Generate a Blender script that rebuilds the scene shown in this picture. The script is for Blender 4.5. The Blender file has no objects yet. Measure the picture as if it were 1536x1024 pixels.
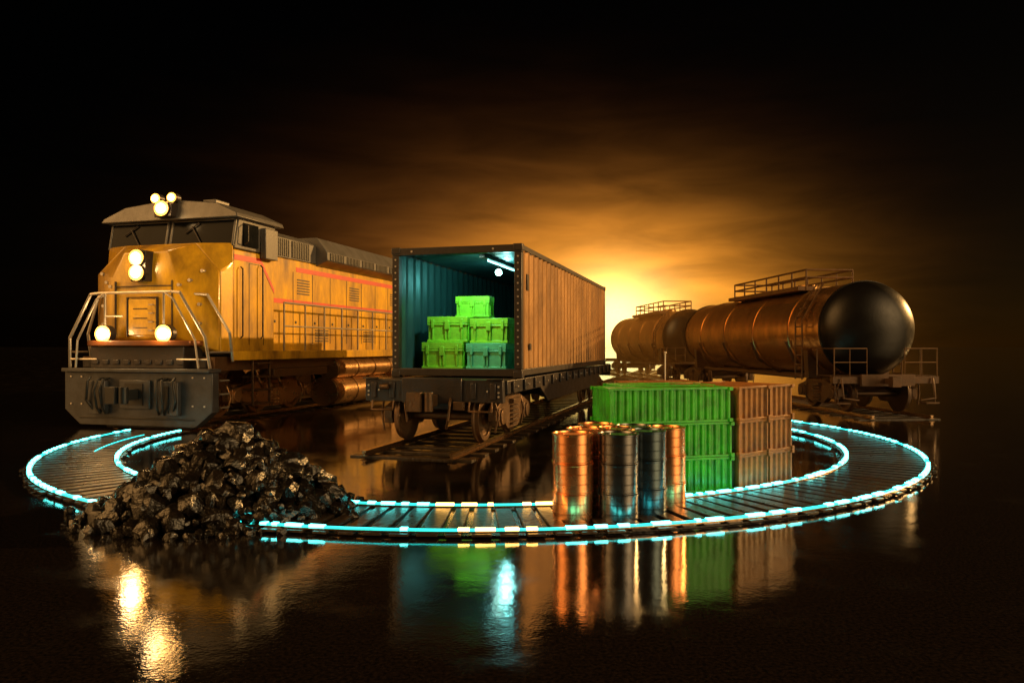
import bpy, bmesh, math, random
from mathutils import Vector, Matrix
random.seed(7)
sc=bpy.context.scene
R=math.radians

# ------------------------------------------------------------ materials
MATS={}
def mat(name,base,rough=.5,metal=0.,dirt=.5,scale=3.,bump=.15,bscale=40.,dcol=None,emit=None,estr=0.,streak=1.,coat=0.,spec=.5):
    if name in MATS: return MATS[name]
    m=bpy.data.materials.new(name); m.use_nodes=True
    nt=m.node_tree; N=nt.nodes; L=nt.links
    p=N['Principled BSDF']
    tc=N.new('ShaderNodeTexCoord'); mp=N.new('ShaderNodeMapping')
    mp.inputs['Scale'].default_value=(1,1,streak)
    L.new(tc.outputs['Object'],mp.inputs['Vector'])
    n1=N.new('ShaderNodeTexNoise'); n1.inputs['Scale'].default_value=scale; n1.inputs['Detail'].default_value=7; n1.inputs['Roughness'].default_value=.65
    L.new(mp.outputs['Vector'],n1.inputs['Vector'])
    cr=N.new('ShaderNodeValToRGB'); cr.color_ramp.elements[0].position=.35; cr.color_ramp.elements[1].position=.68
    L.new(n1.outputs['Fac'],cr.inputs['Fac'])
    mx=N.new('ShaderNodeMixRGB'); mx.inputs['Color1'].default_value=(*base,1)
    if dcol is None: dcol=tuple(c*.3 for c in base)
    mx.inputs['Color2'].default_value=(*dcol,1)
    mu=N.new('ShaderNodeMath'); mu.operation='MULTIPLY'; mu.inputs[1].default_value=dirt
    L.new(cr.outputs['Color'],mu.inputs[0]); L.new(mu.outputs[0],mx.inputs['Fac'])
    L.new(mx.outputs['Color'],p.inputs['Base Color'])
    mr=N.new('ShaderNodeMapRange'); mr.inputs['To Min'].default_value=max(.03,rough-.12); mr.inputs['To Max'].default_value=min(1,rough+.2)
    L.new(n1.outputs['Fac'],mr.inputs['Value']); L.new(mr.outputs['Result'],p.inputs['Roughness'])
    p.inputs['Metallic'].default_value=metal
    p.inputs['Specular IOR Level'].default_value=spec
    p.inputs['Coat Weight'].default_value=coat; p.inputs['Coat Roughness'].default_value=.15
    if bump>0:
        n2=N.new('ShaderNodeTexNoise'); n2.inputs['Scale'].default_value=bscale; n2.inputs['Detail'].default_value=4
        L.new(tc.outputs['Object'],n2.inputs['Vector'])
        bp=N.new('ShaderNodeBump'); bp.inputs['Strength'].default_value=bump; bp.inputs['Distance'].default_value=.02
        L.new(n2.outputs['Fac'],bp.inputs['Height']); L.new(bp.outputs['Normal'],p.inputs['Normal'])
    if emit:
        p.inputs['Emission Color'].default_value=(*emit,1); p.inputs['Emission Strength'].default_value=estr
    MATS[name]=m; return m

YEL=mat('loco_yellow_paint',(.74,.42,.02),.28,0,.95,1.5,.1,25,(.12,.055,.009),streak=.35,coat=.5)
GRY=mat('loco_grey_paint',(.12,.115,.11),.32,0,.65,2.5,.1,25,(.04,.035,.03),streak=.5)
RED=mat('red_stripe',(.55,.035,.008),.4,0,.4)
DRK=mat('dark_steel',(.03,.031,.035),.3,.4,.6,4,.25,30,(.05,.03,.02))
UND=mat('underframe_grime',(.09,.055,.03),.34,.6,.6,5,.4,25,(.17,.09,.04))
BLK=mat('black_opening',(.006,.006,.007),.4)
GLS=mat('cab_glass',(.004,.005,.006),.1,0,.2,2,0,spec=.06)
RAIL=mat('handrail_steel',(.5,.46,.4),.3,.7,.4,6,.05)
STL=mat('rail_steel',(.5,.34,.2),.16,.95,.5,6,.15,20,(.14,.08,.04))
WOOD=mat('tie_wood',(.035,.024,.016),.28,0,.6,6,.5,22)
CONT=mat('container_outer',(.42,.22,.075),.28,.6,.8,2.0,.12,30,(.08,.043,.02),streak=.3)
CFR=mat('container_frame',(.05,.043,.04),.34,.4,.6,5,.15,30)
CIN=mat('container_inner',(.035,.11,.11),.32,.4,.6,3,.15,20,(.01,.025,.025),streak=.35)
CFL=mat('container_floor',(.06,.04,.025),.4,0,.5,8,.2)
CGRN=mat('crate_green',(.26,.7,.03),.34,0,.5,5,.1,30,(.05,.2,.008))
CGRN2=mat('crate_teal_green',(.1,.6,.3),.34,0,.5,5,.1,30)
GRN=mat('green_container_paint',(.035,.55,.012),.3,0,.75,5,.2,60,(.006,.1,.005),coat=.3)
ORG=mat('rust_orange_paint',(.4,.17,.04),.36,0,.75,6,.2,60,(.1,.035,.012))
TANK=mat('tank_shell',(.78,.46,.17),.18,.92,.7,1.3,.1,12,(.2,.09,.035),streak=.6)
TNKD=mat('tank_head_black',(.006,.0055,.0055),.3,.1,.4,3,.1,20,spec=.3)
COP=mat('drum_copper',(.9,.4,.17),.2,.95,.35,4,.04,30,(.4,.14,.05))
DST=mat('drum_dark',(.15,.15,.155),.2,.95,.3,4,.04,30,(.06,.05,.045))
BLU=mat('drum_blue',(.09,.13,.155),.2,.9,.3,4,.04,30,(.04,.045,.05))
LAMPW=mat('headlight_lens',(1,.8,.5),.2,0,0,1,0,emit=(1,.55,.17),estr=24)
LAMP_HALO=mat('headlight_reflector',(1,.6,.2),.2,0,0,1,0,emit=(1,.4,.05),estr=2.6)  # glowing ring added behind each lens to imitate its warm halo
LED1=mat('led_dim',(.02,.2,.2),.3,0,0,1,0,emit=(.02,.8,.74),estr=2.6)
LED2=mat('led_bright',(.1,.5,.5),.3,0,0,1,0,emit=(.1,1,.92),estr=9)
SUNREFL=mat('sun_reflection_glow',(1,.7,.3),.3,0,0,1,0,emit=(1,.5,.1),estr=11)  # sun reflection on the rails, made as warm self-glowing pieces
BOLT=mat('bolt_bright',(.6,.55,.5),.3,.7,.1,4,0)

# ------------------------------------------------------------ mesh helpers
def box(bm,cx,cy,cz,sx,sy,sz,rot=None):
    M=Matrix.Translation((cx,cy,cz))
    if rot: M=M@rot
    M=M@Matrix.Diagonal((sx,sy,sz,1))
    bmesh.ops.create_cube(bm,size=1,matrix=M)
def bx(bm,x0,x1,y0,y1,z0,z1): box(bm,(x0+x1)/2,(y0+y1)/2,(z0+z1)/2,abs(x1-x0),abs(y1-y0),abs(z1-z0))
def cyl(bm,p0,p1,r,seg=16,r2=None):
    p0=Vector(p0);p1=Vector(p1);d=p1-p0
    q=d.to_track_quat('Z','Y').to_matrix().to_4x4()
    bmesh.ops.create_cone(bm,cap_ends=True,segments=seg,radius1=r,radius2=r if r2 is None else r2,depth=d.length,matrix=Matrix.Translation((p0+p1)/2)@q)
def sph(bm,p,r,seg=10): bmesh.ops.create_uvsphere(bm,u_segments=seg,v_segments=max(6,seg//2),radius=r,matrix=Matrix.Translation(p))
def tube(bm,pts,r,seg=8):
    for a,b in zip(pts[:-1],pts[1:]): cyl(bm,a,b,r,seg)
    for p in pts[1:-1]: sph(bm,p,r*1.01,8)
def loft(bm,A,B,caps=True):
    a=[bm.verts.new(p) for p in A]; b=[bm.verts.new(p) for p in B]; n=len(a)
    for i in range(n):
        j=(i+1)%n
        bm.faces.new((a[i],a[j],b[j],b[i]))
    if caps: bm.faces.new(a[::-1]); bm.faces.new(b)
def prism_xz(bm,poly,y0,y1): loft(bm,[(x,y0,z) for x,z in poly],[(x,y1,z) for x,z in poly])
def prism_yz(bm,poly,x0,x1): loft(bm,[(x0,y,z) for y,z in poly],[(x1,y,z) for y,z in poly])
def lathe(bm,prof,origin,axis,seg=32):
    axis=Vector(axis).normalized(); q=axis.to_track_quat('Z','Y').to_matrix()
    rings=[]
    for r,t in prof:
        ring=[]
        for i in range(seg):
            a=2*math.pi*i/seg
            ring.append(bm.verts.new(Vector(origin)+q@Vector((r*math.cos(a),r*math.sin(a),t))))
        rings.append(ring)
    for A,B in zip(rings[:-1],rings[1:]):
        for i in range(seg):
            j=(i+1)%seg; bm.faces.new((A[i],A[j],B[j],B[i]))
    bm.faces.new(rings[0][::-1]); bm.faces.new(rings[-1])
def corr(bm,O,U,W,n,depth,Nn):
    O=Vector(O);U=Vector(U);W=Vector(W);Nn=Vector(Nn)
    prof=[]
    for i in range(n):
        for f,d in ((0,0),(.3,0),(.5,1),(.8,1)): prof.append(((i+f)/n,d))
    prof.append((1,0))
    a=[bm.verts.new(O+U*f+Nn*(d*depth)) for f,d in prof]
    b=[bm.verts.new(O+U*f+Nn*(d*depth)+W) for f,d in prof]
    for i in range(len(a)-1): bm.faces.new((a[i],a[i+1],b[i+1],b[i]))
def fin(bm,name,m,parent=None,bev=0,loc=None,rz=0,sharp=30):
    bmesh.ops.recalc_face_normals(bm,faces=bm.faces)
    for f in bm.faces: f.smooth=True
    for e in bm.edges:
        if len(e.link_faces)==2: e.smooth=e.calc_face_angle(0)<R(sharp)
    me=bpy.data.meshes.new(name); bm.to_mesh(me); bm.free()
    for k in (m if isinstance(m,list) else [m]): me.materials.append(k)
    o=bpy.data.objects.new(name,me); sc.collection.objects.link(o)
    if parent: o.parent=parent
    if loc: o.location=loc; o.rotation_euler=(0,0,rz)
    if bev:
        b=o.modifiers.new('bevel','BEVEL'); b.width=bev; b.segments=2; b.limit_method='ANGLE'; b.angle_limit=R(40)
    return o
def empty(name,loc,rz):
    e=bpy.data.objects.new(name,None); sc.collection.objects.link(e); e.location=loc; e.rotation_euler=(0,0,rz); return e
def lamp(name,kind,loc,parent,col,energy,size=.05):
    ld=bpy.data.lights.new(name,kind); ld.color=col; ld.energy=energy; ld.shadow_soft_size=size
    lo=bpy.data.objects.new(name,ld); sc.collection.objects.link(lo); lo.parent=parent; lo.location=loc; return lo
NB=bmesh.new

def wheelset(bm,y,r=.46,zb=.12,g=.72):
    for s in (-1,1):
        x=s*g
        prof=[(.08,-.09),(r*.55,-.07),(r*.8,-.05),(r,-.06),(r+.03,-.05),(r+.03,-.02),(r,-.0),(r-.01,.07),(r*.8,.07),(r*.75,.03),(r*.35,.03),(r*.3,.09),(.06,.11)]
        lathe(bm,prof,(x,y,zb+r),(s,0,0),28)
    cyl(bm,(-g,y,zb+r),(g,y,zb+r),.08)
def bogie(bm,yc,half=.85,r=.46,w=1.0,springs=True,nax=2):
    ys=[yc-half,yc+half] if nax==2 else [yc-half,yc,yc+half]
    for y in ys: wheelset(bm,y,r)
    for s in (-1,1):
        x=s*w
        prism_yz(bm,[(yc-half-.25,.5),(yc-half-.25,.72),(yc-half*.45,.92),(yc+half*.45,.92),(yc+half+.25,.72),(yc+half+.25,.5),(yc+half-.2,.5),(yc+half*.4,.3),(yc-half*.4,.3),(yc-half+.2,.5)],x-.07,x+.07)
        for y in ys:
            cyl(bm,(x,y,.12+r),(x+s*.14,y,.12+r),.14,14)
            box(bm,x+s*.03,y,.12+r,.16,.34,.3)
            tube(bm,[(x+s*.06,y-.3,.85),(x+s*.12,y-.25,.6),(x+s*.06,y-.28,.3)],.02,6)
        for k in (-.14,.0,.14):
            for j in range(5):
                cyl(bm,(x+s*.09,yc+k,.36+j*.08),(x+s*.09,yc+k,.40+j*.08),.062,10)
        box(bm,x+s*.1,yc,.8,.12,.5,.08)
    box(bm,0,yc,.68,1.9,.35,.25)

def track(name,loc,rz,y0,y1,sx=1):
    e=empty(name,loc,rz); e.scale=(sx,1,1)
    b=NB()
    for s in (-1,1):
        x=s*.75
        prism_xz(b,[(x-.07,.035),(x+.07,.035),(x+.02,.055),(x+.02,.085),(x+.037,.092),(x+.037,.118),(x-.037,.118),(x-.037,.092),(x-.02,.085),(x-.02,.055)],y0,y1)
    fin(b,'rails',STL,e)
    b=NB(); y=y0+.2
    while y<y1:
        box(b,random.uniform(-.03,.03),y,.004,2.1,.22,.044); y+=.62
    fin(b,'ties',WOOD,e,.006)
    return e

# ------------------------------------------------------------ locomotive
LA=-R(15.5); LL=(-8.22,16.3,0)
loco=empty('diesel_locomotive',LL,LA); loco.scale=(1.17,1.03,1.05)
b=NB()
prism_xz(b,[(-1.66,1.18),(-1.66,.38),(-1.3,.06),(1.3,.06),(1.66,.38),(1.66,1.18)],0,.22)
bx(b,-1.66,1.66,-.1,.3,1.18,1.26)
bx(b,-1.0,-.62,-.12,-.003,.3,1.0); bx(b,.62,1.0,-.12,-.003,.3,1.0)
bx(b,-.34,.34,-.06,-.003,.42,1.02)
fin(b,'pilot_plate',mat('pilot_grey',(.06,.065,.075),.34,.3,.65,4,.2,30,(.02,.018,.016)),loco,.015)
b=NB()
bx(b,-.2,.2,-.08,-.062,.5,.95)
for s in (-1,1): bx(b,s*.75-.06,s*.75+.06,-.14,-.122,.35,.9)
fin(b,'pilot_openings',BLK,loco)
b=NB()
bx(b,-.11,.11,-.45,-.08,.62,.84); bx(b,-.2,.02,-.62,-.42,.56,.9); cyl(b,(.12,-.5,.56),(.12,-.5,.9),.09)
for s in (-1,1):
    for k in (0,.12):
        x=s*(.6+k); tube(b,[(x,-.02,1.05),(x,-.2,1.02),(x+s*.03,-.26,.8),(x+s*.02,-.2,.45),(x,-.12,.32)],.026)
    tube(b,[(s*.95,-.12,1.08),(s*.95,-.2,1.0),(s*1.0,-.18,.6),(s*.9,-.1,.4)],.03)
bx(b,-1.3,1.3,-.02,-.004,.2,.24)
fin(b,'coupler_and_hoses',mat('black_rubber',(.015,.015,.015),.35,.2,.3),loco,.01)
b=NB()
for x in (-1.5,-1.25,1.25,1.5):
    for z in (.5,1.08): cyl(b,(x,-.002,z),(x,-.02,z),.018,8)
fin(b,'pilot_bolts',BOLT,loco)
b=NB()
bx(b,-1.05,1.05,.0,.6,1.262,1.72); bx(b,-1.4,-1.052,.18,.6,1.262,1.45); bx(b,1.052,1.4,.18,.6,1.262,1.45)
for i in range(9): bx(b,-1.0+i*.24,-.86+i*.24,-.03,-.002,1.34,1.44)
fin(b,'front_platform',DRK,loco,.015)
b=NB()
pts=[(-1.15,.02),(-.9,-.12),(-.4,-.2),(.4,-.2),(.9,-.12),(1.15,.02),(1.15,.5),(-1.15,.5)]
loft(b,[(x,y,1.725) for x,y in pts],[(x,y,1.84) for x,y in pts])
fin(b,'bumper_lip',mat('lip_orange',(.2,.06,.012),.4,.2,.5),loco,.02)
b=NB()
def npoly(w,w2,z0,z1,z2,y,dy=0): return [(-w,y,z0),(w,y,z0),(w,y,z1),(w2,y+dy,z2),(-w2,y+dy,z2),(-w,y,z1)]
loft(b,npoly(.72,.5,1.9,3.2,3.72,.22,.06),npoly(1.42,.82,1.6,3.3,3.93,.62,.1))
loft(b,npoly(1.425,.825,1.6,3.303,3.935,.62,.1),npoly(1.47,1.47,1.6,3.5,3.95,1.0))
bx(b,-1.47,1.47,1.0,2.55,1.6,3.82)
fin(b,'nose_and_cab_lower',YEL,loco,.03)
b=NB()
bx(b,-.32,.32,.165,.2,1.95,2.72)
fin(b,'nose_door',YEL,loco,.02)
b=NB()
for x in (-.345,.325): bx(b,x,x+.02,.15,.21,1.93,2.74)
bx(b,-.345,.345,.15,.21,2.742,2.76)
for x in (-.62,.56): bx(b,x,x+.05,.28,.36,3.05,3.25)
for x in (-.66,.63): bx(b,x,x+.02,.2,.3,1.95,3.1)
bx(b,-.66,.65,.205,.23,2.98,3.0)
for z in (2.1,2.3,2.5): bx(b,-.2,.12,.158,.164,z,z+.02)
fin(b,'nose_trim',DRK,loco)
b=NB()
for (x,z) in [(-.95,3.1),(.95,3.1),(-.78,3.0),(.78,3.0),(-1.1,2.2),(1.1,2.2),(-1.1,2.6),(1.1,2.6),(-1.15,3.3),(1.15,3.3)]:
    y=.22+(abs(x)-.72)*.57; cyl(b,(x,y-.05,z),(x,y+.05,z),.035,10)
for k in range(4): tube(b,[(.2,.16,2.05+k*.18),(.2,.1,2.05+k*.18),(.28,.1,2.05+k*.18),(.28,.16,2.05+k*.18)],.012,6)
fin(b,'nose_bolts',RAIL,loco)
b=NB(); c=NB(); g=NB()
bx(b,-.17,.17,.05,.3,3.08,3.72)
def headl(x,y,z,r):
    cyl(b,(x,y+.16,z),(x,y,z),r*1.35,24); cyl(g,(x,y+.002,z),(x,y-.012,z),r*1.25,24); cyl(c,(x,y-.01,z),(x,y-.03,z),r*.82,24)
for z in (3.25,3.57): headl(0,.0,z,.13)
for s in (-1,1): headl(s*.68,-.1,1.98,.14)
bx(b,-.2,.2,.78,1.2,4.55,4.86)
headl(0,.74,4.72,.13)
for x in (-.26,.12):
    headl(x,.9,4.98,.085); bx(b,x-.03,x+.03,.94,.98,4.8,4.93)
fin(b,'headlight_housings',DRK,loco,.01); fin(c,'headlights',LAMPW,loco); fin(g,'headlight_halos',LAMP_HALO,loco)
for i,(x,y,z,en) in enumerate([(0,-.2,3.4,34),(-.68,-.3,1.98,26),(.68,-.3,1.98,26),(0,.45,4.75,14)]):
    lamp('headlight_beam_%d'%i,'POINT',(x,y,z),loco,(1,.6,.24),en,.1)
# cab upper
b=NB()
A=[(-1.47,1.02,3.84),(1.47,1.02,3.84),(1.5,1.16,4.55),(-1.5,1.16,4.55)]
B=[(-1.47,2.55,3.84),(1.47,2.55,3.84),(1.5,2.55,4.55),(-1.5,2.55,4.55)]
loft(b,A,B)
loft(b,[(-1.6,.92,4.5),(1.6,.92,4.5),(1.56,.96,4.6),(1.08,1.02,4.84),(.3,1.02,4.93),(-.3,1.02,4.93),(-1.08,1.02,4.84),(-1.56,.96,4.6)],
       [(-1.6,2.75,4.5),(1.6,2.75,4.5),(1.56,2.75,4.6),(1.08,2.75,4.84),(.3,2.75,4.93),(-.3,2.75,4.93),(-1.08,2.75,4.84),(-1.56,2.75,4.6)])
bx(b,1.49,1.62,1.95,2.45,3.7,4.4) ; bx(b,.5,.8,1.4,1.9,4.86,5.0)
for x0,x1 in ((-1.42,-.12),(.04,1.42)):
    for (a,bb,z0,z1) in ((x0-.05,x1+.05,3.88,3.93),(x0-.05,x1+.05,4.46,4.5)):
        y=1.02+(z0-3.84)*.2; bx(b,a,bb,y-.05,y+.02,z0,z1)
    for a in (x0-.05,x1): loft(b,[(a,.97,3.9),(a+.05,.97,3.9),(a+.05,1.02,3.9),(a,1.02,3.9)],[(a,1.09,4.5),(a+.05,1.09,4.5),(a+.05,1.15,4.5),(a,1.15,4.5)])
fin(b,'cab_upper',GRY,loco,.02)
b=NB()
for x0,x1 in ((-1.42,-.12),(.04,1.42)):
    loft(b,[(x0,1.0,3.93),(x1,1.0,3.93),(x1,1.06,3.93),(x0,1.06,3.93)],[(x0,1.1,4.46),(x1,1.1,4.46),(x1,1.16,4.46),(x0,1.16,4.46)])
for s in (-1,1): bx(b,s*1.47,s*1.51,1.3,1.85,3.92,4.42)
fin(b,'cab_windows',GLS,loco)
b=NB()
for x in (-.7,.75):
    tube(b,[(x,.98,3.95),(x-.25,1.04,4.35)],.014,6); tube(b,[(x-.4,1.02,4.2),(x-.1,1.06,4.42)],.016,6)
for s in (-1,1):
    tube(b,[(s*1.52,1.32,3.95),(s*1.62,1.28,4.0),(s*1.62,1.28,4.35),(s*1.52,1.32,4.4)],.014,6)
tube(b,[(1.5,1.95,1.9),(1.55,1.95,1.95),(1.55,1.95,3.5),(1.5,1.95,3.55)],.016,6)
tube(b,[(1.5,1.2,1.9),(1.55,1.2,1.95),(1.55,1.2,3.4),(1.5,1.2,3.45)],.016,6)
fin(b,'wipers_and_grabs',DRK,loco)
b=NB()
bx(b,1.472,1.477,1.01,2.0,3.59,3.71)
loft(b,[(1.472,2.0,3.59),(1.477,2.0,3.59),(1.477,2.0,3.71),(1.472,2.0,3.71)],[(1.472,2.54,2.94),(1.477,2.54,2.94),(1.477,2.54,3.06),(1.472,2.54,3.06)])
bx(b,1.2,1.205,2.6,20,2.78,2.89)
bx(b,1.2,1.205,4.0,20,3.61,3.73)
fin(b,'red_stripe',RED,loco)
b=NB()
for y in (1.55,2.1): bx(b,1.47,1.476,y,y+.015,1.75,3.55)
bx(b,1.47,1.476,1.565,2.1,3.55,3.565)
for i in range(18):
    y=2.9+i*.95
    bx(b,1.2,1.207,y,y+.018,1.8,3.6); bx(b,1.2,1.215,y+.1,y+.16,2.3,2.36)
    if i%3==1:
        for k in range(6): bx(b,1.2,1.21,y+.2,y+.8,3.05+k*.07,3.08+k*.07)
    if i%3==2:
        for k in range(5): bx(b,1.2,1.21,y+.15,y+.85,1.85+k*.07,1.88+k*.07)
fin(b,'door_seams',BLK,loco)
b=NB(); bx(b,-1.2,1.2,2.55,21,1.6,3.9)
fin(b,'hood_lower',YEL,loco,.02)
b=NB()
prism_xz(b,[(-1.2,3.905),(1.2,3.905),(1.2,4.4),(.95,4.55),(-.95,4.55),(-1.2,4.4)],2.76,5.0)
prism_xz(b,[(-1.2,3.85),(1.2,3.85),(1.5,4.0),(1.5,4.22),(1.2,4.62),(-1.2,4.62),(-1.5,4.22),(-1.5,4.0)],5.0,14)
prism_xz(b,[(-1.0,3.9),(1.0,3.9),(1.0,4.4),(-1.0,4.4)],14,21)
for i in range(6): cyl(b,(0,6+i*1.2,4.62),(0,6+i*1.2,4.68),.45,20)
for i in range(2): bx(b,-.6,.6,3.1+i*.9,3.8+i*.9,4.55,4.64)
fin(b,'hood_upper',GRY,loco,.02)
b=NB()
for i in range(2):
    y0=2.85+i*.95
    for k in range(10): bx(b,1.2,1.225,y0+k*.085,y0+k*.085+.05,3.95,4.37)
for i in range(9):
    y0=5.15+i*.95
    for k in range(9):
        yy=y0+k*.09; loft(b,[(1.505,yy,4.02),(1.52,yy,4.02),(1.52,yy+.05,4.02),(1.505,yy+.05,4.02)],[(1.505,yy,4.21),(1.52,yy,4.21),(1.52,yy+.05,4.21),(1.505,yy+.05,4.21)])
fin(b,'louvres',BLK,loco)
b=NB()
bx(b,-1.6,1.6,2.56,21.5,1.5,1.597)
for s in (-1,1): bx(b,s*1.6,s*1.66,.7,21.5,1.42,1.62)
fin(b,'walkway',YEL,loco,.01)
b=NB()
bx(b,-1.5,1.5,.3,21.5,1.2,1.499)
for i in range(4): bx(b,1.3,1.68,1.55,2.15,.42+i*.3,.46+i*.3)
for y in (1.5,2.15): bx(b,1.55,1.6,y,y+.03,.4,1.5)
bx(b,1.2,1.55,2.4,4.9,1.0,1.199)
fin(b,'main_frame',UND,loco,.01)
b=NB()
for yc in (3.0,17.5): bogie(b,yc,1.5,.5,1.12,nax=3)
cyl(b,(1.38,5.3,1.12),(1.38,8.8,1.12),.27,24); cyl(b,(1.25,5.3,.5),(1.25,8.8,.5),.38,28); bx(b,-1.3,.9,5.3,9.6,.35,1.19)
bx(b,.9,1.5,9.1,13,.35,1.19)
for y in (5.35,6.5,7.6,8.7): cyl(b,(1.38,y,1.12),(1.38,y+.06,1.12),.29,24); cyl(b,(1.25,y,.5),(1.25,y+.06,.5),.4,28)
for k in range(4): tube(b,[(1.35,2.0+k*.8,1.2),(1.4,2.1+k*.8,.9),(1.3,2.35+k*.8,.75)],.03)
fin(b,'trucks_and_tanks',mat('truck_brown',(.34,.2,.09),.26,.8,.6,5,.4,25,(.45,.24,.1)),loco,.008)
b=NB()
for s in (-1,1):
    tube(b,[(s*1.58,.05,1.27),(s*1.52,-.02,1.9),(s*1.0,-.05,2.82),(s*.8,-.05,2.84)],.03)
    tube(b,[(s*1.38,-.02,1.27),(s*1.32,-.04,1.85),(s*.86,-.06,2.7),(s*.66,-.06,2.84)],.022)
    tube(b,[(s*1.64,.7,1.4),(s*1.64,.6,2.0),(s*1.25,.45,2.8),(s*1.0,.4,2.82)],.028)
    tube(b,[(s*1.58,.05,1.6),(s*1.66,.6,1.6)],.02); tube(b,[(s*1.56,.03,1.45),(s*.9,.0,1.45)],.02)
    tube(b,[(s*.66,-.06,1.9),(s*.66,-.06,2.84)],.022)
    for k in range(3): tube(b,[(s*1.62,.3,.45+k*.28),(s*1.62,.6,.45+k*.28)],.02)
    for i in range(20):
        y=2.7+i*.95; tube(b,[(s*1.62,y,1.6),(s*1.62,y,2.75)],.022)
    tube(b,[(s*1.62,2.7,2.75),(s*1.62,20.75,2.75)],.025); tube(b,[(s*1.62,2.7,2.2),(s*1.62,20.75,2.2)],.018)
tube(b,[(-.82,-.06,2.84),(.82,-.06,2.84)],.028); tube(b,[(-.66,-.06,2.35),(-.25,-.06,2.35)],.018)
fin(b,'handrails',RAIL,loco)

# ------------------------------------------------------------ flat wagon
FA=-R(15.5); FL=(-1.38,12.9,0)
fw=empty('flat_wagon',FL,FA)
b=NB()
bx(b,-1.25,1.25,.16,12.8,1.08,1.2)
bx(b,-1.27,1.27,0,.158,.84,1.23)
bx(b,-1.27,1.27,12.8,12.95,.84,1.23)
for s in (-1,1):
    prism_yz(b,[(.16,1.22),(.16,.98),(2.6,.98),(3.3,.66),(9.7,.66),(10.4,.98),(12.8,.98),(12.8,1.22)],s*1.255,s*1.31)
    for i in range(16): bx(b,s*1.312,s*1.36,.4+i*.8,.47+i*.8,1.0,1.2)
bx(b,-.25,.25,.16,12.8,.7,1.078)
for y in (4,5.5,7,8.5): bx(b,-1.25,-.252,y,y+.12,.75,1.078); bx(b,.252,1.25,y,y+.12,.75,1.078)
for x in (-1.1,-.75,.75,1.1): bx(b,x-.05,x+.05,-.03,-.002,.9,1.18)
bx(b,-.55,.55,-.05,-.003,.82,1.26)
bx(b,-1.3,-1.0,-.06,-.003,1.232,1.26); bx(b,1.0,1.3,-.06,-.003,1.232,1.26)
fin(b,'deck_and_sills',DRK,fw,.012)
b=NB()
bx(b,-.12,.12,-.42,-.05,.78,.98); bx(b,-.22,.03,-.62,-.4,.72,1.04); cyl(b,(.13,-.5,.72),(.13,-.5,1.04),.08)
tube(b,[(.35,-.02,.92),(.38,-.15,.85),(.36,-.2,.55),(.3,-.12,.4)],.024); tube(b,[(-.45,-.02,.9),(-.45,-.14,.8),(-.4,-.15,.5)],.02)
for s in (-1,1): tube(b,[(s*.7,-.05,.86),(s*.7,-.1,.7),(s*1.1,-.1,.7),(s*1.1,-.05,.86)],.018)
cyl(b,(-.95,-.06,1.1),(-.8,-.06,1.1),.05); bx(b,.42,.6,-.12,-.01,.72,.86)
for yc in (1.45,11.4): bogie(b,yc,.87,.44,.98)
bx(b,-.5,.5,3.4,5.0,.45,.7); cyl(b,(.7,5.5,.75),(.7,7.2,.75),.17,16)
fin(b,'bogies_and_coupler',UND,fw,.006)
b=NB()
for i in range(5):
    cyl(b,(-1.0+i*.5,-.004,1.04),(-1.0+i*.5,-.025,1.04),.016,8)
for x in (-1.2,1.2):
    for z in (.95,1.02,1.12): cyl(b,(x,-.002,z),(x,-.02,z),.018,8)
for s in (-1,1):
    for i in range(11): cyl(b,(s*1.362,.5+i*.8+.2,1.1),(s*1.31,.5+i*.8+.2,1.1),.018,8)
fin(b,'rivets',BOLT,fw)
b=NB()
bx(b,-1.24,1.24,.17,.94,1.201,1.225)
fin(b,'deck_boards',WOOD,fw)

# ------------------------------------------------------------ big open shipping container
def W2(loc,rz,p):
    v=Matrix.Rotation(rz,4,'Z')@Vector(p)+Vector(loc); return v
cloc=W2(FL,FA,(.08,.95,1.235))
ct=empty('shipping_container',cloc,FA)
CW=1.27; CL=10.3; CH=2.42
b=NB()
for x in (-CW,CW-.14):
    for y in (0,CL-.14): bx(b,x,x+.14,y,y+.14,.16,CH-.14)
bx(b,-CW+.0,CW,0,.12,.02,.158); bx(b,-CW,CW,0,.14,CH-.138,CH)
bx(b,-CW,CW,CL-.12,CL,.02,.158); bx(b,-CW,CW,CL-.14,CL,CH-.138,CH)
for s in (-1,1):
    bx(b,s*(CW-.06),s*CW,.122,CL-.122,.03,.157); bx(b,s*(CW-.06),s*CW,.142,CL-.142,CH-.1,CH-.002)
    for y in (-.012,CL-.148):
        bx(b,s*(CW-.16),s*(CW+.012),y,y+.16,-.005,.12); bx(b,s*(CW-.16),s*(CW+.012),y,y+.16,CH-.11,CH+.012)
fin(b,'frame',CFR,ct,.01)
b=NB()
for s in (-1,1):
    corr(b,(s*(CW-.008),.14,.157),(0,CL-.28,0),(0,0,CH-.257),27,.065,(-s,0,0))
corr(b,(-CW+.14,CL-.06,.15),(2*CW-.28,0,0),(0,0,CH-.29),9,.036,(0,-1,0))
corr(b,(-CW+.06,.14,CH-.03),(0,CL-.28,0),(2*CW-.12,0,0),38,.02,(0,0,-1))
fin(b,'outer_shell',CONT,ct)
b=NB()
for s in (-1,1): corr(b,(s*(CW-.078),.145,.13),(0,CL-.3,0),(0,0,CH-.24),27,.035,(-s,0,0))
corr(b,(-CW+.14,CL-.12,.13),(2*CW-.28,0,0),(0,0,CH-.24),9,.036,(0,-1,0))
corr(b,(-CW+.08,.145,CH-.06),(0,CL-.3,0),(2*CW-.16,0,0),38,.02,(0,0,-1))
fin(b,'inner_lining',CIN,ct)
b=NB()
for i in range(12): bx(b,-1.15+i*.192,-1.15+i*.192+.186,.122,CL-.13,.06,.13)
fin(b,'floor_boards',CFL,ct)
b=NB()
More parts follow.
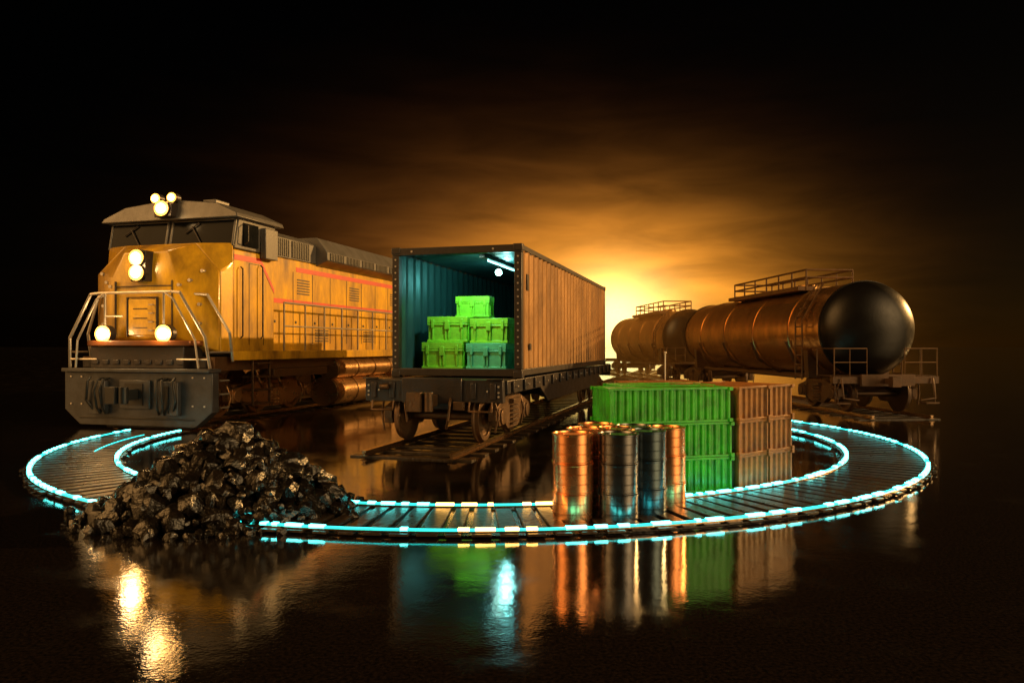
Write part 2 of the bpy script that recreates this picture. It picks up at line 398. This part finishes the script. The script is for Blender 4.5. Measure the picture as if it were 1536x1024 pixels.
for x in (-CW+.07,CW-.07):
    for i in range(17): cyl(b,(x,.002,.25+i*.122),(x,-.012,.25+i*.122),.017,10)
for i in range(2): cyl(b,(-CW+.4+i*1.6,-.012,CH-.07),(-CW+.4+i*1.6,.002,CH-.07),.02,10)
fin(b,'frame_rivets',BOLT,ct)
b=NB(); bx(b,CW+.0,CW+.03,.3,.42,1.6,1.9); bx(b,CW,CW+.03,.5,.62,.5,.62); fin(b,'side_plates',CFR,ct,.005)
b=NB(); bx(b,.3,.42,.5,3.4,CH-.16,CH-.1); fin(b,'lamp_fixture',CFR,ct,.005)
b=NB(); cyl(b,(.36,.9,CH-.18),(.36,3.2,CH-.18),.018,10); fin(b,'lamp_tube',mat('teal_tube',(.5,1,1),.2,0,0,1,0,emit=(.3,1,.95),estr=4),ct)
b=NB(); sph(b,(.36,1.6,CH-.34),.07,16); fin(b,'lamp_bulb',mat('teal_bulb',(.5,1,1),.2,0,0,1,0,emit=(.5,1,.85),estr=12),ct)
b=NB(); cyl(b,(.36,1.6,CH-.28),(.36,1.6,CH-.1),.02,8); fin(b,'bulb_stem',CFR,ct)
sp_=lamp('lamp_light','SPOT',(.25,.2,CH-.28),ct,(.5,1,.82),130,.08)
sp_.data.spot_size=R(135); sp_.data.spot_blend=.5
sp_.rotation_euler=Vector((-.15,1,-.8)).to_track_quat('-Z','Y').to_euler()
lamp('lamp_glow','POINT',(.36,2.2,CH-.4),ct,(.3,1,.95),26,.06)

def crate(x,y,z,w,d,h,m,rz=0):
    p=W2(cloc,FA,(x,y,z)); b=NB()
    bx(b,-w/2+.02,w/2-.02,-d/2+.02,d/2-.02,0,h*.74)
    bx(b,-w/2,w/2,-d/2,d/2,h*.745,h)
    bx(b,-w/2,w/2,-d/2,d/2,h*.66,h*.735)
    bx(b,-w/2,w/2,-d/2,d/2,.0,h*.1)
    for k in (-.36,-.04,.04,.36):
        bx(b,k*w-.018,k*w+.018,-d/2-.004,-d/2+.02,h*.1,h*.66)
    bx(b,-.05,.05,-d/2-.022,-d/2-.001,h*.5,h*.85)
    for k in (-.36,.36): bx(b,k*w-.03,k*w+.03,-d/2-.015,-d/2-.001,h*.55,h*.9)
    for k in (-.3,.3): bx(b,w/2-.02,w/2+.004,k*d-.018,k*d+.018,h*.1,h*.66)
    return fin(b,'storage_crate',m,None,.012,p,FA+rz)
zf=.13
crate(-.52,.95,zf,.84,.62,.52,CGRN,.03)
crate(.4,.95,zf,.82,.62,.5,CGRN2,-.04)
crate(-.44,1.0,zf+.522,.82,.6,.5,CGRN,.05)
crate(.44,1.0,zf+.502,.78,.6,.48,CGRN,-.05)
crate(-.08,1.4,zf+1.024,.7,.5,.42,CGRN,.1)
crate(-.1,1.7,zf,.8,.62,.52,CGRN,.0)
crate(-.1,1.7,zf+.522,.8,.62,.5,CGRN,.0)
crate(.8,2.2,zf,.7,.6,.7,CGRN,.02)

# ------------------------------------------------------------ tank cars
TA=R(4.2)
def tankcar(loc,name):
    t=empty(name,loc,TA)
    r=1.26; zc=2.27; L0=.3; L1=13.6
    b=NB()
    prof=[(r,L0+.75)]
    for y in (3.0,5.6,8.2,10.8): prof+=[(r,y),(r+.025,y+.01),(r+.025,y+.13),(r,y+.14)]
    prof.append((r,L1-.75))
    lathe(b,prof,(0,0,zc),(0,1,0),56)
    for y in (4.3,7,9.6): cyl(b,(0,y,zc+r-.05),(0,y,zc+r+.16),.32,24)
    fin(b,'tank_shell',TANK,t)
    b=NB()
    for y0,s in ((L0+.76,-1),(L1-.76,1)):
        pr=[]
        for i in range(13):
            a=i/12*math.pi/2; pr.append((max(.02,(r+.012)*math.cos(a)),.78*math.sin(a)))
        lathe(b,pr,(0,y0,zc),(0,s,0),56)
        lathe(b,[(r+.03,-.06),(r+.03,.02),(r,.03),(r,-.07)],(0,y0,zc),(0,s,0),56)
    fin(b,'tank_heads',TNKD,t)
    b=NB()
    bx(b,-.3,.3,.1,L1+.4,.86,1.0)
    for y in (.1,L1+.25): bx(b,-1.4,1.4,y,y+.15,.86,1.04)
    for y in (.25,L1-.45): bx(b,-1.4,1.4,y,y+.7,1.042,1.06)
    for y in (1.9,L1-2.1):
        prism_xz(b,[(-1.15,.95),(1.15,.95),(1.2,1.7),(.8,1.2),(0,.98),(-.8,1.2),(-1.2,1.7)],y,y+.25)
    for y in (3.05,5.65,8.25,10.85):
        for s in (-1,1): tube(b,[(s*.25,y,.95),(s*1.05,y,1.4),(s*1.28,y,1.95)],.05)
    for s in (-1,1): tube(b,[(s*1.0,2.6,.95),(s*1.0,L1-2.6,.95)],.06)
    bx(b,-.1,.1,-.35,.1,.86,1.0); bx(b,-.2,.02,-.52,-.33,.8,1.06); bx(b,-.7,.7,-.0,.09,.8,1.1)
    for s in (-1,1):
        tube(b,[(s*1.2,.05,1.0),(s*1.2,-.05,.5),(s*.8,-.05,.45)],.025); bx(b,s*1.0,s*1.35,.0,.3,.35,.39); tube(b,[(s*1.32,.15,1.0),(s*1.32,.15,.37)],.02)
    for yc in (1.6,L1-1.2): bogie(b,yc,.87,.46,1.0)
    fin(b,'underframe_and_bogies',mat('tank_underframe',(.06,.036,.022),.34,.5,.6,5,.3,25,(.12,.06,.025)),t,.006)
    b=NB()
    for s in (-1,1):
        tube(b,[(s*1.36,.12,1.04),(s*1.36,.12,1.75),(s*.5,.12,1.75)],.016); tube(b,[(s*1.36,.12,1.4),(s*.5,.12,1.4)],.013)
        for x in (.5,.95): tube(b,[(s*x,.12,1.04),(s*x,.12,1.75)],.013)
        tube(b,[(s*1.36,.12,1.75),(s*1.42,.9,1.75),(s*1.42,.9,1.04)],.016)
        for y in (1.75,2.15): tube(b,[(s*1.42,y,.9),(s*1.42,y,2.5),(s*.9,y,3.4),(s*.8,y,3.55)],.026)
        for k in range(6): tube(b,[(s*1.42,1.75,1.05+k*.26),(s*1.42,2.15,1.05+k*.26)],.02)
        for k in range(4): tube(b,[(s*(1.4-.12*k),1.75,2.62+k*.24),(s*(1.4-.12*k),2.15,2.62+k*.24)],.02)
        for z in (3.82,4.04): tube(b,[(s*.7,3.0,z),(s*.7,8.6,z)],.03)
        for i in range(7): tube(b,[(s*.7,3.0+i*.9333,3.45),(s*.7,3.0+i*.9333,4.04)],.028)
        bx(b,s*.7-.24,s*.7+.24,3.0,8.6,3.44,3.56)
    for y in (3.0,8.6):
        for z in (3.82,4.04): tube(b,[(-.7,y,z),(.7,y,z)],.03)
    fin(b,'ladders_and_walkway',mat('tank_rails',(.14,.08,.04),.36,.6,.4),t)
    return t
T0=(9.5,18.8,0)
tankcar(T0,'tank_car')
p=W2(T0,TA,(0,15.1,0)); tankcar(tuple(p),'tank_car')

track('railway_track',LL,LA,.3,45,1.1)
track('railway_track',FL,FA,-1.1,45)
track('railway_track',T0,TA,-.6,60)

# ------------------------------------------------------------ circular illuminated track
RC=(-.48,14.6,0); RO=7.54; RI=6.42
ring=empty('circular_track',RC,0); ring.scale=(1,1,.6)
def arc(bm,r0,r1,z0,z1,a0,a1,step=1.0):
    n=max(2,int(abs(a1-a0)/step)+1); prev=None
    for i in range(n+1):
        a=R(a0+(a1-a0)*i/n); c,s=math.cos(a),math.sin(a)
        cur=[bm.verts.new((r*c,r*s,z)) for r,z in ((r0,z0),(r1,z0),(r1,z1),(r0,z1))]
        if prev:
            for k in range(4): bm.faces.new((prev[k],prev[(k+1)%4],cur[(k+1)%4],cur[k]))
        else: bm.faces.new(cur)
        prev=cur
    bm.faces.new(prev[::-1])
A0,A1=-188,27
b=NB(); arc(b,RI-.06,RO+.03,.006,.03,A0,A1); fin(b,'track_bed',mat('bed_black',(.012,.011,.011),.2,.2,.5,5,.3,25),ring)
b=NB(); a=A0
while a<A1:
    ra=R(a); rm=(RI+RO)/2
    rot=Matrix.Rotation(ra+random.uniform(-.008,.008),4,'Z')
    box(b,rm*math.cos(ra),rm*math.sin(ra),.052+random.uniform(-.003,.003),RO-RI+random.uniform(.12,.24),.17+random.uniform(-.03,.03),.04,rot); a+=1.95
fin(b,'ties',WOOD,ring,.006)
b=NB()
for r in (RI,RO): arc(b,r-.04,r+.04,.074,.098,A0,A1)
fin(b,'curved_rails',STL,ring)
b=NB(); c=NB(); w=NB()
for r in (RI,RO):
    a=A0+1
    arc(b,r-.018,r+.018,.1,.122,A0+1,A1-1)
    while a<A1-1.5:
        Ln=random.uniform(.5,2.2)
        tgt=w if -94<a<-83 else c
        if random.random()<.75: arc(tgt,r-.025,r+.025,.102,.14,a,a+Ln*.8,.4)
        a+=Ln+random.uniform(.2,.7)
fin(b,'led_strip',LED1,ring); fin(c,'led_segments',LED2,ring); fin(w,'sun_reflection_segments',SUNREFL,ring)
b=NB(); arc(b,RI+.42,RI+.435,.075,.09,-182,-162); fin(b,'led_guide',LED1,ring)

# ------------------------------------------------------------ coal pile
def rock(bm,p,s):
    t=bmesh.new(); n=random.randint(20,34)
    q=Matrix.Rotation(random.uniform(0,6.28),3,Vector((random.gauss(0,1),random.gauss(0,1),random.gauss(0,1))).normalized())
    ax=(random.uniform(.95,1.25),random.uniform(.85,1.05),random.uniform(.7,.95))
    for i in range(n):
        v=Vector((random.gauss(0,1),random.gauss(0,1),random.gauss(0,1))).normalized()
        v=Vector((v.x*ax[0],v.y*ax[1],v.z*ax[2]))*s*random.uniform(.86,1.04)
        t.verts.new(q@v+Vector(p))
    bmesh.ops.convex_hull(t,input=t.verts)
    mp={}
    for f in t.faces:
        vs=[]
        for v in f.verts:
            if v not in mp: mp[v]=bm.verts.new(v.co)
            vs.append(mp[v])
        bm.faces.new(vs)
    t.free()
b=NB()
PR=1.34; PH=.93
n=230
for i in range(n):
    u=((i+.5)/n)**.52; a=i*2.39996+random.uniform(-.15,.15)
    rr=u*PR*(1+.08*math.sin(3*a+1))
    z=PH*(1-u)**.8*(1+.06*math.sin(5*a))
    s=random.choice((.09,.11,.13,.155,.18))*random.uniform(.88,1.08)*(1 if u<.85 else .8)
    rock(b,(rr*math.cos(a)+.12*(1-u),rr*.8*math.sin(a),max(s*.5,z-s*.4)),s)
for i in range(220):
    u=random.random()**.5*1.06; a=random.uniform(0,6.283)
    rr=u*PR; z=PH*max(0,1-u)**.82+.01; s=random.uniform(.03,.07)
    rock(b,(rr*math.cos(a)+.12*(1-u),rr*.8*math.sin(a),max(s*.5,z)),s)
for i in range(90):
    a=random.uniform(0,6.28); u=random.uniform(1.0,1.2); s=random.uniform(.02,.07)
    rock(b,(u*PR*math.cos(a),u*PR*.8*math.sin(a),s*.5),s)
loft(b,[(PR*.86*math.cos(k/16*6.283),PR*.7*math.sin(k/16*6.283),.01) for k in range(16)],[(.1+.08*math.cos(k/16*6.283),.08*math.sin(k/16*6.283),PH*.8) for k in range(16)])
COAL=mat('coal',(.005,.0045,.004),.2,.0,.5,7,1.0,20,(.014,.008,.005),coat=.0,spec=.55)
o=fin(b,'coal_pile',COAL,None,0,(-3.2,8.15,.0),0)
bv=o.modifiers.new('b','BEVEL'); bv.width=.006; bv.segments=1; bv.limit_method='ANGLE'; bv.angle_limit=R(30)

# ------------------------------------------------------------ drums
def drum(x,y,z,m):
    r=.207;h=.303; b=NB()
    pr=[(r-.03,.012),(r-.004,.012),(r+.002,.0),(r+.008,.005),(r+.008,.015),(r,.019)]
    for zz in (.1,.2): pr+=[(r,zz-.006),(r+.004,zz-.002),(r+.004,zz+.002),(r,zz+.006)]
    pr+=[(r,h-.021),(r+.008,h-.016),(r+.008,h-.005),(r+.002,h-.001),(r-.012,h-.001),(r-.016,h-.014),(.02,h-.014)]
    lathe(b,pr,(0,0,0),(0,0,1),72)
    cyl(b,(.11,0,h-.016),(.11,0,h-.002),.028,12); cyl(b,(-.12,.02,h-.016),(-.12,.02,h-.004),.016,10)
    fin(b,'steel_drum',m,None,0,(x,y,z),random.uniform(0,6),sharp=8)
for x,y,m in [(.63,7.72,COP),(1.1,7.7,DST),(1.44,7.98,BLU),(1.72,8.3,COP),(.8,8.17,COP),(1.14,8.22,COP),(.98,8.62,COP),(1.38,8.46,DST)]:
    for k in range(3): drum(x+random.uniform(-.006,.006),y+random.uniform(-.006,.006),k*.304,m)

# ------------------------------------------------------------ small stacked containers
def mini(x,y,z,L,W,H,m,rz):
    b=NB(); t=.028
    for sx in (0,L-t):
        for sy in (0,W-t): bx(b,sx,sx+t,sy,sy+t,t,H-t)
    for zz in (0,H-t):
        bx(b,0,L,0,t,zz,zz+t); bx(b,0,L,W-t,W,zz,zz+t)
        bx(b,0,t,t,W-t,zz,zz+t); bx(b,L-t,L,t,W-t,zz,zz+t)
    n=max(4,int(L/.1))
    corr(b,(t,.008,t),(L-2*t,0,0),(0,0,H-2*t),n,.028,(0,1,0))
    corr(b,(t,W-.008,t),(L-2*t,0,0),(0,0,H-2*t),n,.028,(0,-1,0))
    n2=max(3,int(W/.1))
    corr(b,(.008,t,t),(0,W-2*t,0),(0,0,H-2*t),n2,.028,(1,0,0))
    corr(b,(L-.008,t,t),(0,W-2*t,0),(0,0,H-2*t),n2,.028,(-1,0,0))
    corr(b,(t,t,H-.008),(L-2*t,0,0),(0,W-2*t,0),n,.012,(0,0,-1))
    for sx in (0,L):
        for sy in (0,W):
            for zz in (0,H): box(b,sx,sy,min(max(zz,.022),H-.022),.05,.05,.044)
    fin(b,'shipping_container',m,None,.003,(x,y,z),rz)
ga=R(14); ca,sa=math.cos(ga),math.sin(ga)
gx,gy=1.17,8.9
H=.43
def gp(u,v): return gx+u*ca-v*sa, gy+u*sa+v*ca
for k in range(3):
    hz=k*(H+.004)
    if k==2: X0,Y0=gp(0,0); mini(X0,Y0,hz,1.6,.6,H,GRN,ga)
    else: X0,Y0=gp(.72,0); mini(X0,Y0,hz,.9,.6,H,GRN,ga)
    X0,Y0=gp(.42,.65); mini(X0,Y0,hz,1.3,.6,H,GRN,ga)
    X0,Y0=gp(.85,1.3); mini(X0,Y0,hz,1.1,.6,H,ORG,ga)
oa=R(36)
ex,ey=gp(1.72,0)
co,so=math.cos(oa),math.sin(oa)
for k in range(3):
    hz=k*(H+.004)
    mini(ex,ey,hz,.6,1.1,H,ORG,oa)
    mini(ex+.64*co,ey+.64*so,hz,.48,1.1,H,ORG,oa)
b=NB(); cyl(b,(0,0,0),(0,0,1.70),.012,10); cyl(b,(0,0,0),(0,0,.03),.09,14); sph(b,(0,0,1.71),.02); fin(b,'marker_pole',RAIL,None,0,(2.32,11.3,0),0)

# ------------------------------------------------------------ ground
b=NB(); bmesh.ops.create_grid(b,x_segments=8,y_segments=8,size=3000)
m=bpy.data.materials.new('wet_ground'); m.use_nodes=True; nt=m.node_tree;N=nt.nodes;L=nt.links;p=N['Principled BSDF']
tc=N.new('ShaderNodeTexCoord')
def noise(s,d=6,r=.55):
    n=N.new('ShaderNodeTexNoise'); n.inputs['Scale'].default_value=s; n.inputs['Detail'].default_value=d; n.inputs['Roughness'].default_value=r
    L.new(tc.outputs['Object'],n.inputs['Vector']); return n
n1=noise(1.1,7,.62); n2=noise(5,3); n3=noise(38,4)
cr=N.new('ShaderNodeValToRGB'); e=cr.color_ramp.elements; e[0].position=.46; e[0].color=(.025,.025,.025,1); e[1].position=.66; e[1].color=(.16,.16,.16,1)
L.new(n1.outputs['Fac'],cr.inputs['Fac']); L.new(cr.outputs['Color'],p.inputs['Roughness'])
c2=N.new('ShaderNodeValToRGB'); e=c2.color_ramp.elements; e[0].color=(.003,.0026,.0022,1); e[1].color=(.014,.01,.008,1); e[0].position=.35;e[1].position=.7
L.new(n3.outputs['Fac'],c2.inputs['Fac']); L.new(c2.outputs['Color'],p.inputs['Base Color'])
b1=N.new('ShaderNodeBump'); b1.inputs['Strength'].default_value=.3; b1.inputs['Distance'].default_value=.0045; L.new(n2.outputs['Fac'],b1.inputs['Height'])
b2=N.new('ShaderNodeBump'); b2.inputs['Strength'].default_value=.2; b2.inputs['Distance'].default_value=.0028; L.new(n3.outputs['Fac'],b2.inputs['Height']); L.new(b1.outputs['Normal'],b2.inputs['Normal'])
L.new(b2.outputs['Normal'],p.inputs['Normal']); p.inputs['IOR'].default_value=2.0
p.inputs['Specular IOR Level'].default_value=1.
fin(b,'ground',m)

# ------------------------------------------------------------ mist (thin scattering haze, fading outward)
def mist(loc,scale,dens,colr,aniso,pw):
    b=NB(); bmesh.ops.create_uvsphere(b,u_segments=32,v_segments=16,radius=1)
    mm=bpy.data.materials.new('mist'); mm.use_nodes=True; nt=mm.node_tree; nt.nodes.clear()
    mo=nt.nodes.new('ShaderNodeOutputMaterial'); vs=nt.nodes.new('ShaderNodeVolumeScatter')
    tc=nt.nodes.new('ShaderNodeTexCoord'); ln=nt.nodes.new('ShaderNodeVectorMath'); ln.operation='DOT_PRODUCT'
    nt.links.new(tc.outputs['Object'],ln.inputs[0]); nt.links.new(tc.outputs['Object'],ln.inputs[1])
    s1=nt.nodes.new('ShaderNodeMath'); s1.operation='SUBTRACT'; s1.use_clamp=True; s1.inputs[0].default_value=1; nt.links.new(ln.outputs['Value'],s1.inputs[1])
    s2=nt.nodes.new('ShaderNodeMath'); s2.operation='POWER'; s2.inputs[1].default_value=pw; nt.links.new(s1.outputs[0],s2.inputs[0])
    s3=nt.nodes.new('ShaderNodeMath'); s3.operation='MULTIPLY'; s3.inputs[1].default_value=dens; nt.links.new(s2.outputs[0],s3.inputs[0])
    nt.links.new(s3.outputs[0],vs.inputs['Density'])
    vs.inputs['Color'].default_value=colr; vs.inputs['Anisotropy'].default_value=aniso
    nt.links.new(vs.outputs[0],mo.inputs['Volume'])
    o=fin(b,'mist',mm,None,0,loc); o.scale=scale
mist((3,42,0),(17,25,8),.04,(1,.5,.14,1),.3,2.)

# ------------------------------------------------------------ world
wd=bpy.data.worlds.new('World'); sc.world=wd; wd.use_nodes=True
nt=wd.node_tree;N=nt.nodes;L=nt.links; N.clear()
out=N.new('ShaderNodeOutputWorld'); bg=N.new('ShaderNodeBackground'); L.new(bg.outputs[0],out.inputs[0])
tc=N.new('ShaderNodeTexCoord'); sp=N.new('ShaderNodeSeparateXYZ'); L.new(tc.outputs['Generated'],sp.inputs[0])
def M(op,a,b=None):
    n=N.new('ShaderNodeMath'); n.operation=op
    for i,v in enumerate((a,b)):
        if v is None: continue
        if isinstance(v,(int,float)): n.inputs[i].default_value=v
        else: L.new(v,n.inputs[i])
    return n.outputs[0]
X,Y,Z=sp.outputs
az=math.atan2(920-768,1119)
xr=M('SUBTRACT',M('MULTIPLY',X,math.cos(az)),M('MULTIPLY',Y,math.sin(az)))
fr=M('ADD',M('MULTIPLY',X,math.sin(az)),M('MULTIPLY',Y,math.cos(az)))
front=M('GREATER_THAN',fr,0.)
def gauss(sx,sz,z0,x0=0.):
    a=M('POWER',M('ABSOLUTE',M('DIVIDE',M('SUBTRACT',xr,x0),sx)),2.)
    c=M('POWER',M('ABSOLUTE',M('DIVIDE',M('SUBTRACT',Z,z0),sz)),2.)
    return M('MULTIPLY',M('EXPONENT',M('MULTIPLY',M('ADD',a,c),-1.)),front)
mp=N.new('ShaderNodeMapping'); mp.inputs['Scale'].default_value=(2.4,2.4,11); mp.inputs['Rotation'].default_value=(0,R(8),0); L.new(tc.outputs['Generated'],mp.inputs[0])
cn=N.new('ShaderNodeTexNoise'); cn.inputs['Scale'].default_value=2.6; cn.inputs['Detail'].default_value=6; cn.inputs['Roughness'].default_value=.5; cn.inputs['Distortion'].default_value=.4
L.new(mp.outputs[0],cn.inputs['Vector'])
mr=N.new('ShaderNodeMapRange'); mr.inputs['From Min'].default_value=.3; mr.inputs['From Max'].default_value=.7; mr.inputs['To Min'].default_value=.6; mr.inputs['To Max'].default_value=1.35
L.new(cn.outputs['Fac'],mr.inputs['Value']); cl=mr.outputs['Result']
def col(c,f,k):
    n=N.new('ShaderNodeVectorMath'); n.operation='SCALE'; n.inputs[0].default_value=c; L.new(M('MULTIPLY',f,k),n.inputs['Scale']); return n.outputs[0]
def add(a,b):
    n=N.new('ShaderNodeVectorMath'); n.operation='ADD'; L.new(a,n.inputs[0]); L.new(b,n.inputs[1]); return n.outputs[0]
tot=col((1,.68,.24),gauss(.065,.05,.035),2.8)
tot=add(tot,col((1,.36,.03),M('MULTIPLY',gauss(.17,.1,.03,-.01),cl),2.0))
tot=add(tot,col((1,.3,.05),M('MULTIPLY',gauss(.24,.14,.06,-.08),cl),.22))
def fill_lobe(d,pw,c,k):
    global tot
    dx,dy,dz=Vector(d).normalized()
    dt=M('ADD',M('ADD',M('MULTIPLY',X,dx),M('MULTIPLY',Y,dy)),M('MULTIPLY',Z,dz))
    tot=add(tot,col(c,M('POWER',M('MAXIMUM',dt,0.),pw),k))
fill_lobe((.78,-.55,.34),20.,(1,.62,.26),8.0)  # unseen warm glow added at right to light camera-facing sides
fill_lobe((-.9,-.3,.5),16.,(1,.5,.15),7.0)  # second unseen glow, added at left to light the tank cars
sky=N.new('ShaderNodeTexSky'); sky.sky_type='NISHITA'; sky.sun_disc=False; sky.sun_elevation=R(4); sky.sun_rotation=R(40)
sk=N.new('ShaderNodeVectorMath'); sk.operation='SCALE'; sk.inputs['Scale'].default_value=.0002; L.new(sky.outputs[0],sk.inputs[0])
tot=add(tot,sk.outputs[0])
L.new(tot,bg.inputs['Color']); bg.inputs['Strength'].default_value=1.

sd=bpy.data.lights.new('sun','SUN'); sd.energy=4.5; sd.angle=R(.6); sd.color=(1,.53,.16)
so_=bpy.data.objects.new('sun',sd); sc.collection.objects.link(so_)
sa_=R(64); el=R(15)
d=Vector((math.sin(sa_)*math.cos(el),math.cos(sa_)*math.cos(el),math.sin(el)))
so_.rotation_euler=(-d).to_track_quat('-Z','Y').to_euler()

# camera
cd=bpy.data.cameras.new('camera'); cd.sensor_width=36; cd.lens=26.2; cd.shift_y=.005; cd.clip_end=8000
co_=bpy.data.objects.new('camera',cd); sc.collection.objects.link(co_); co_.location=(0,0,1.8); co_.rotation_euler=(R(90),0,0); sc.camera=co_
sc.view_settings.view_transform='Standard'; sc.view_settings.look='None'; sc.view_settings.exposure=0
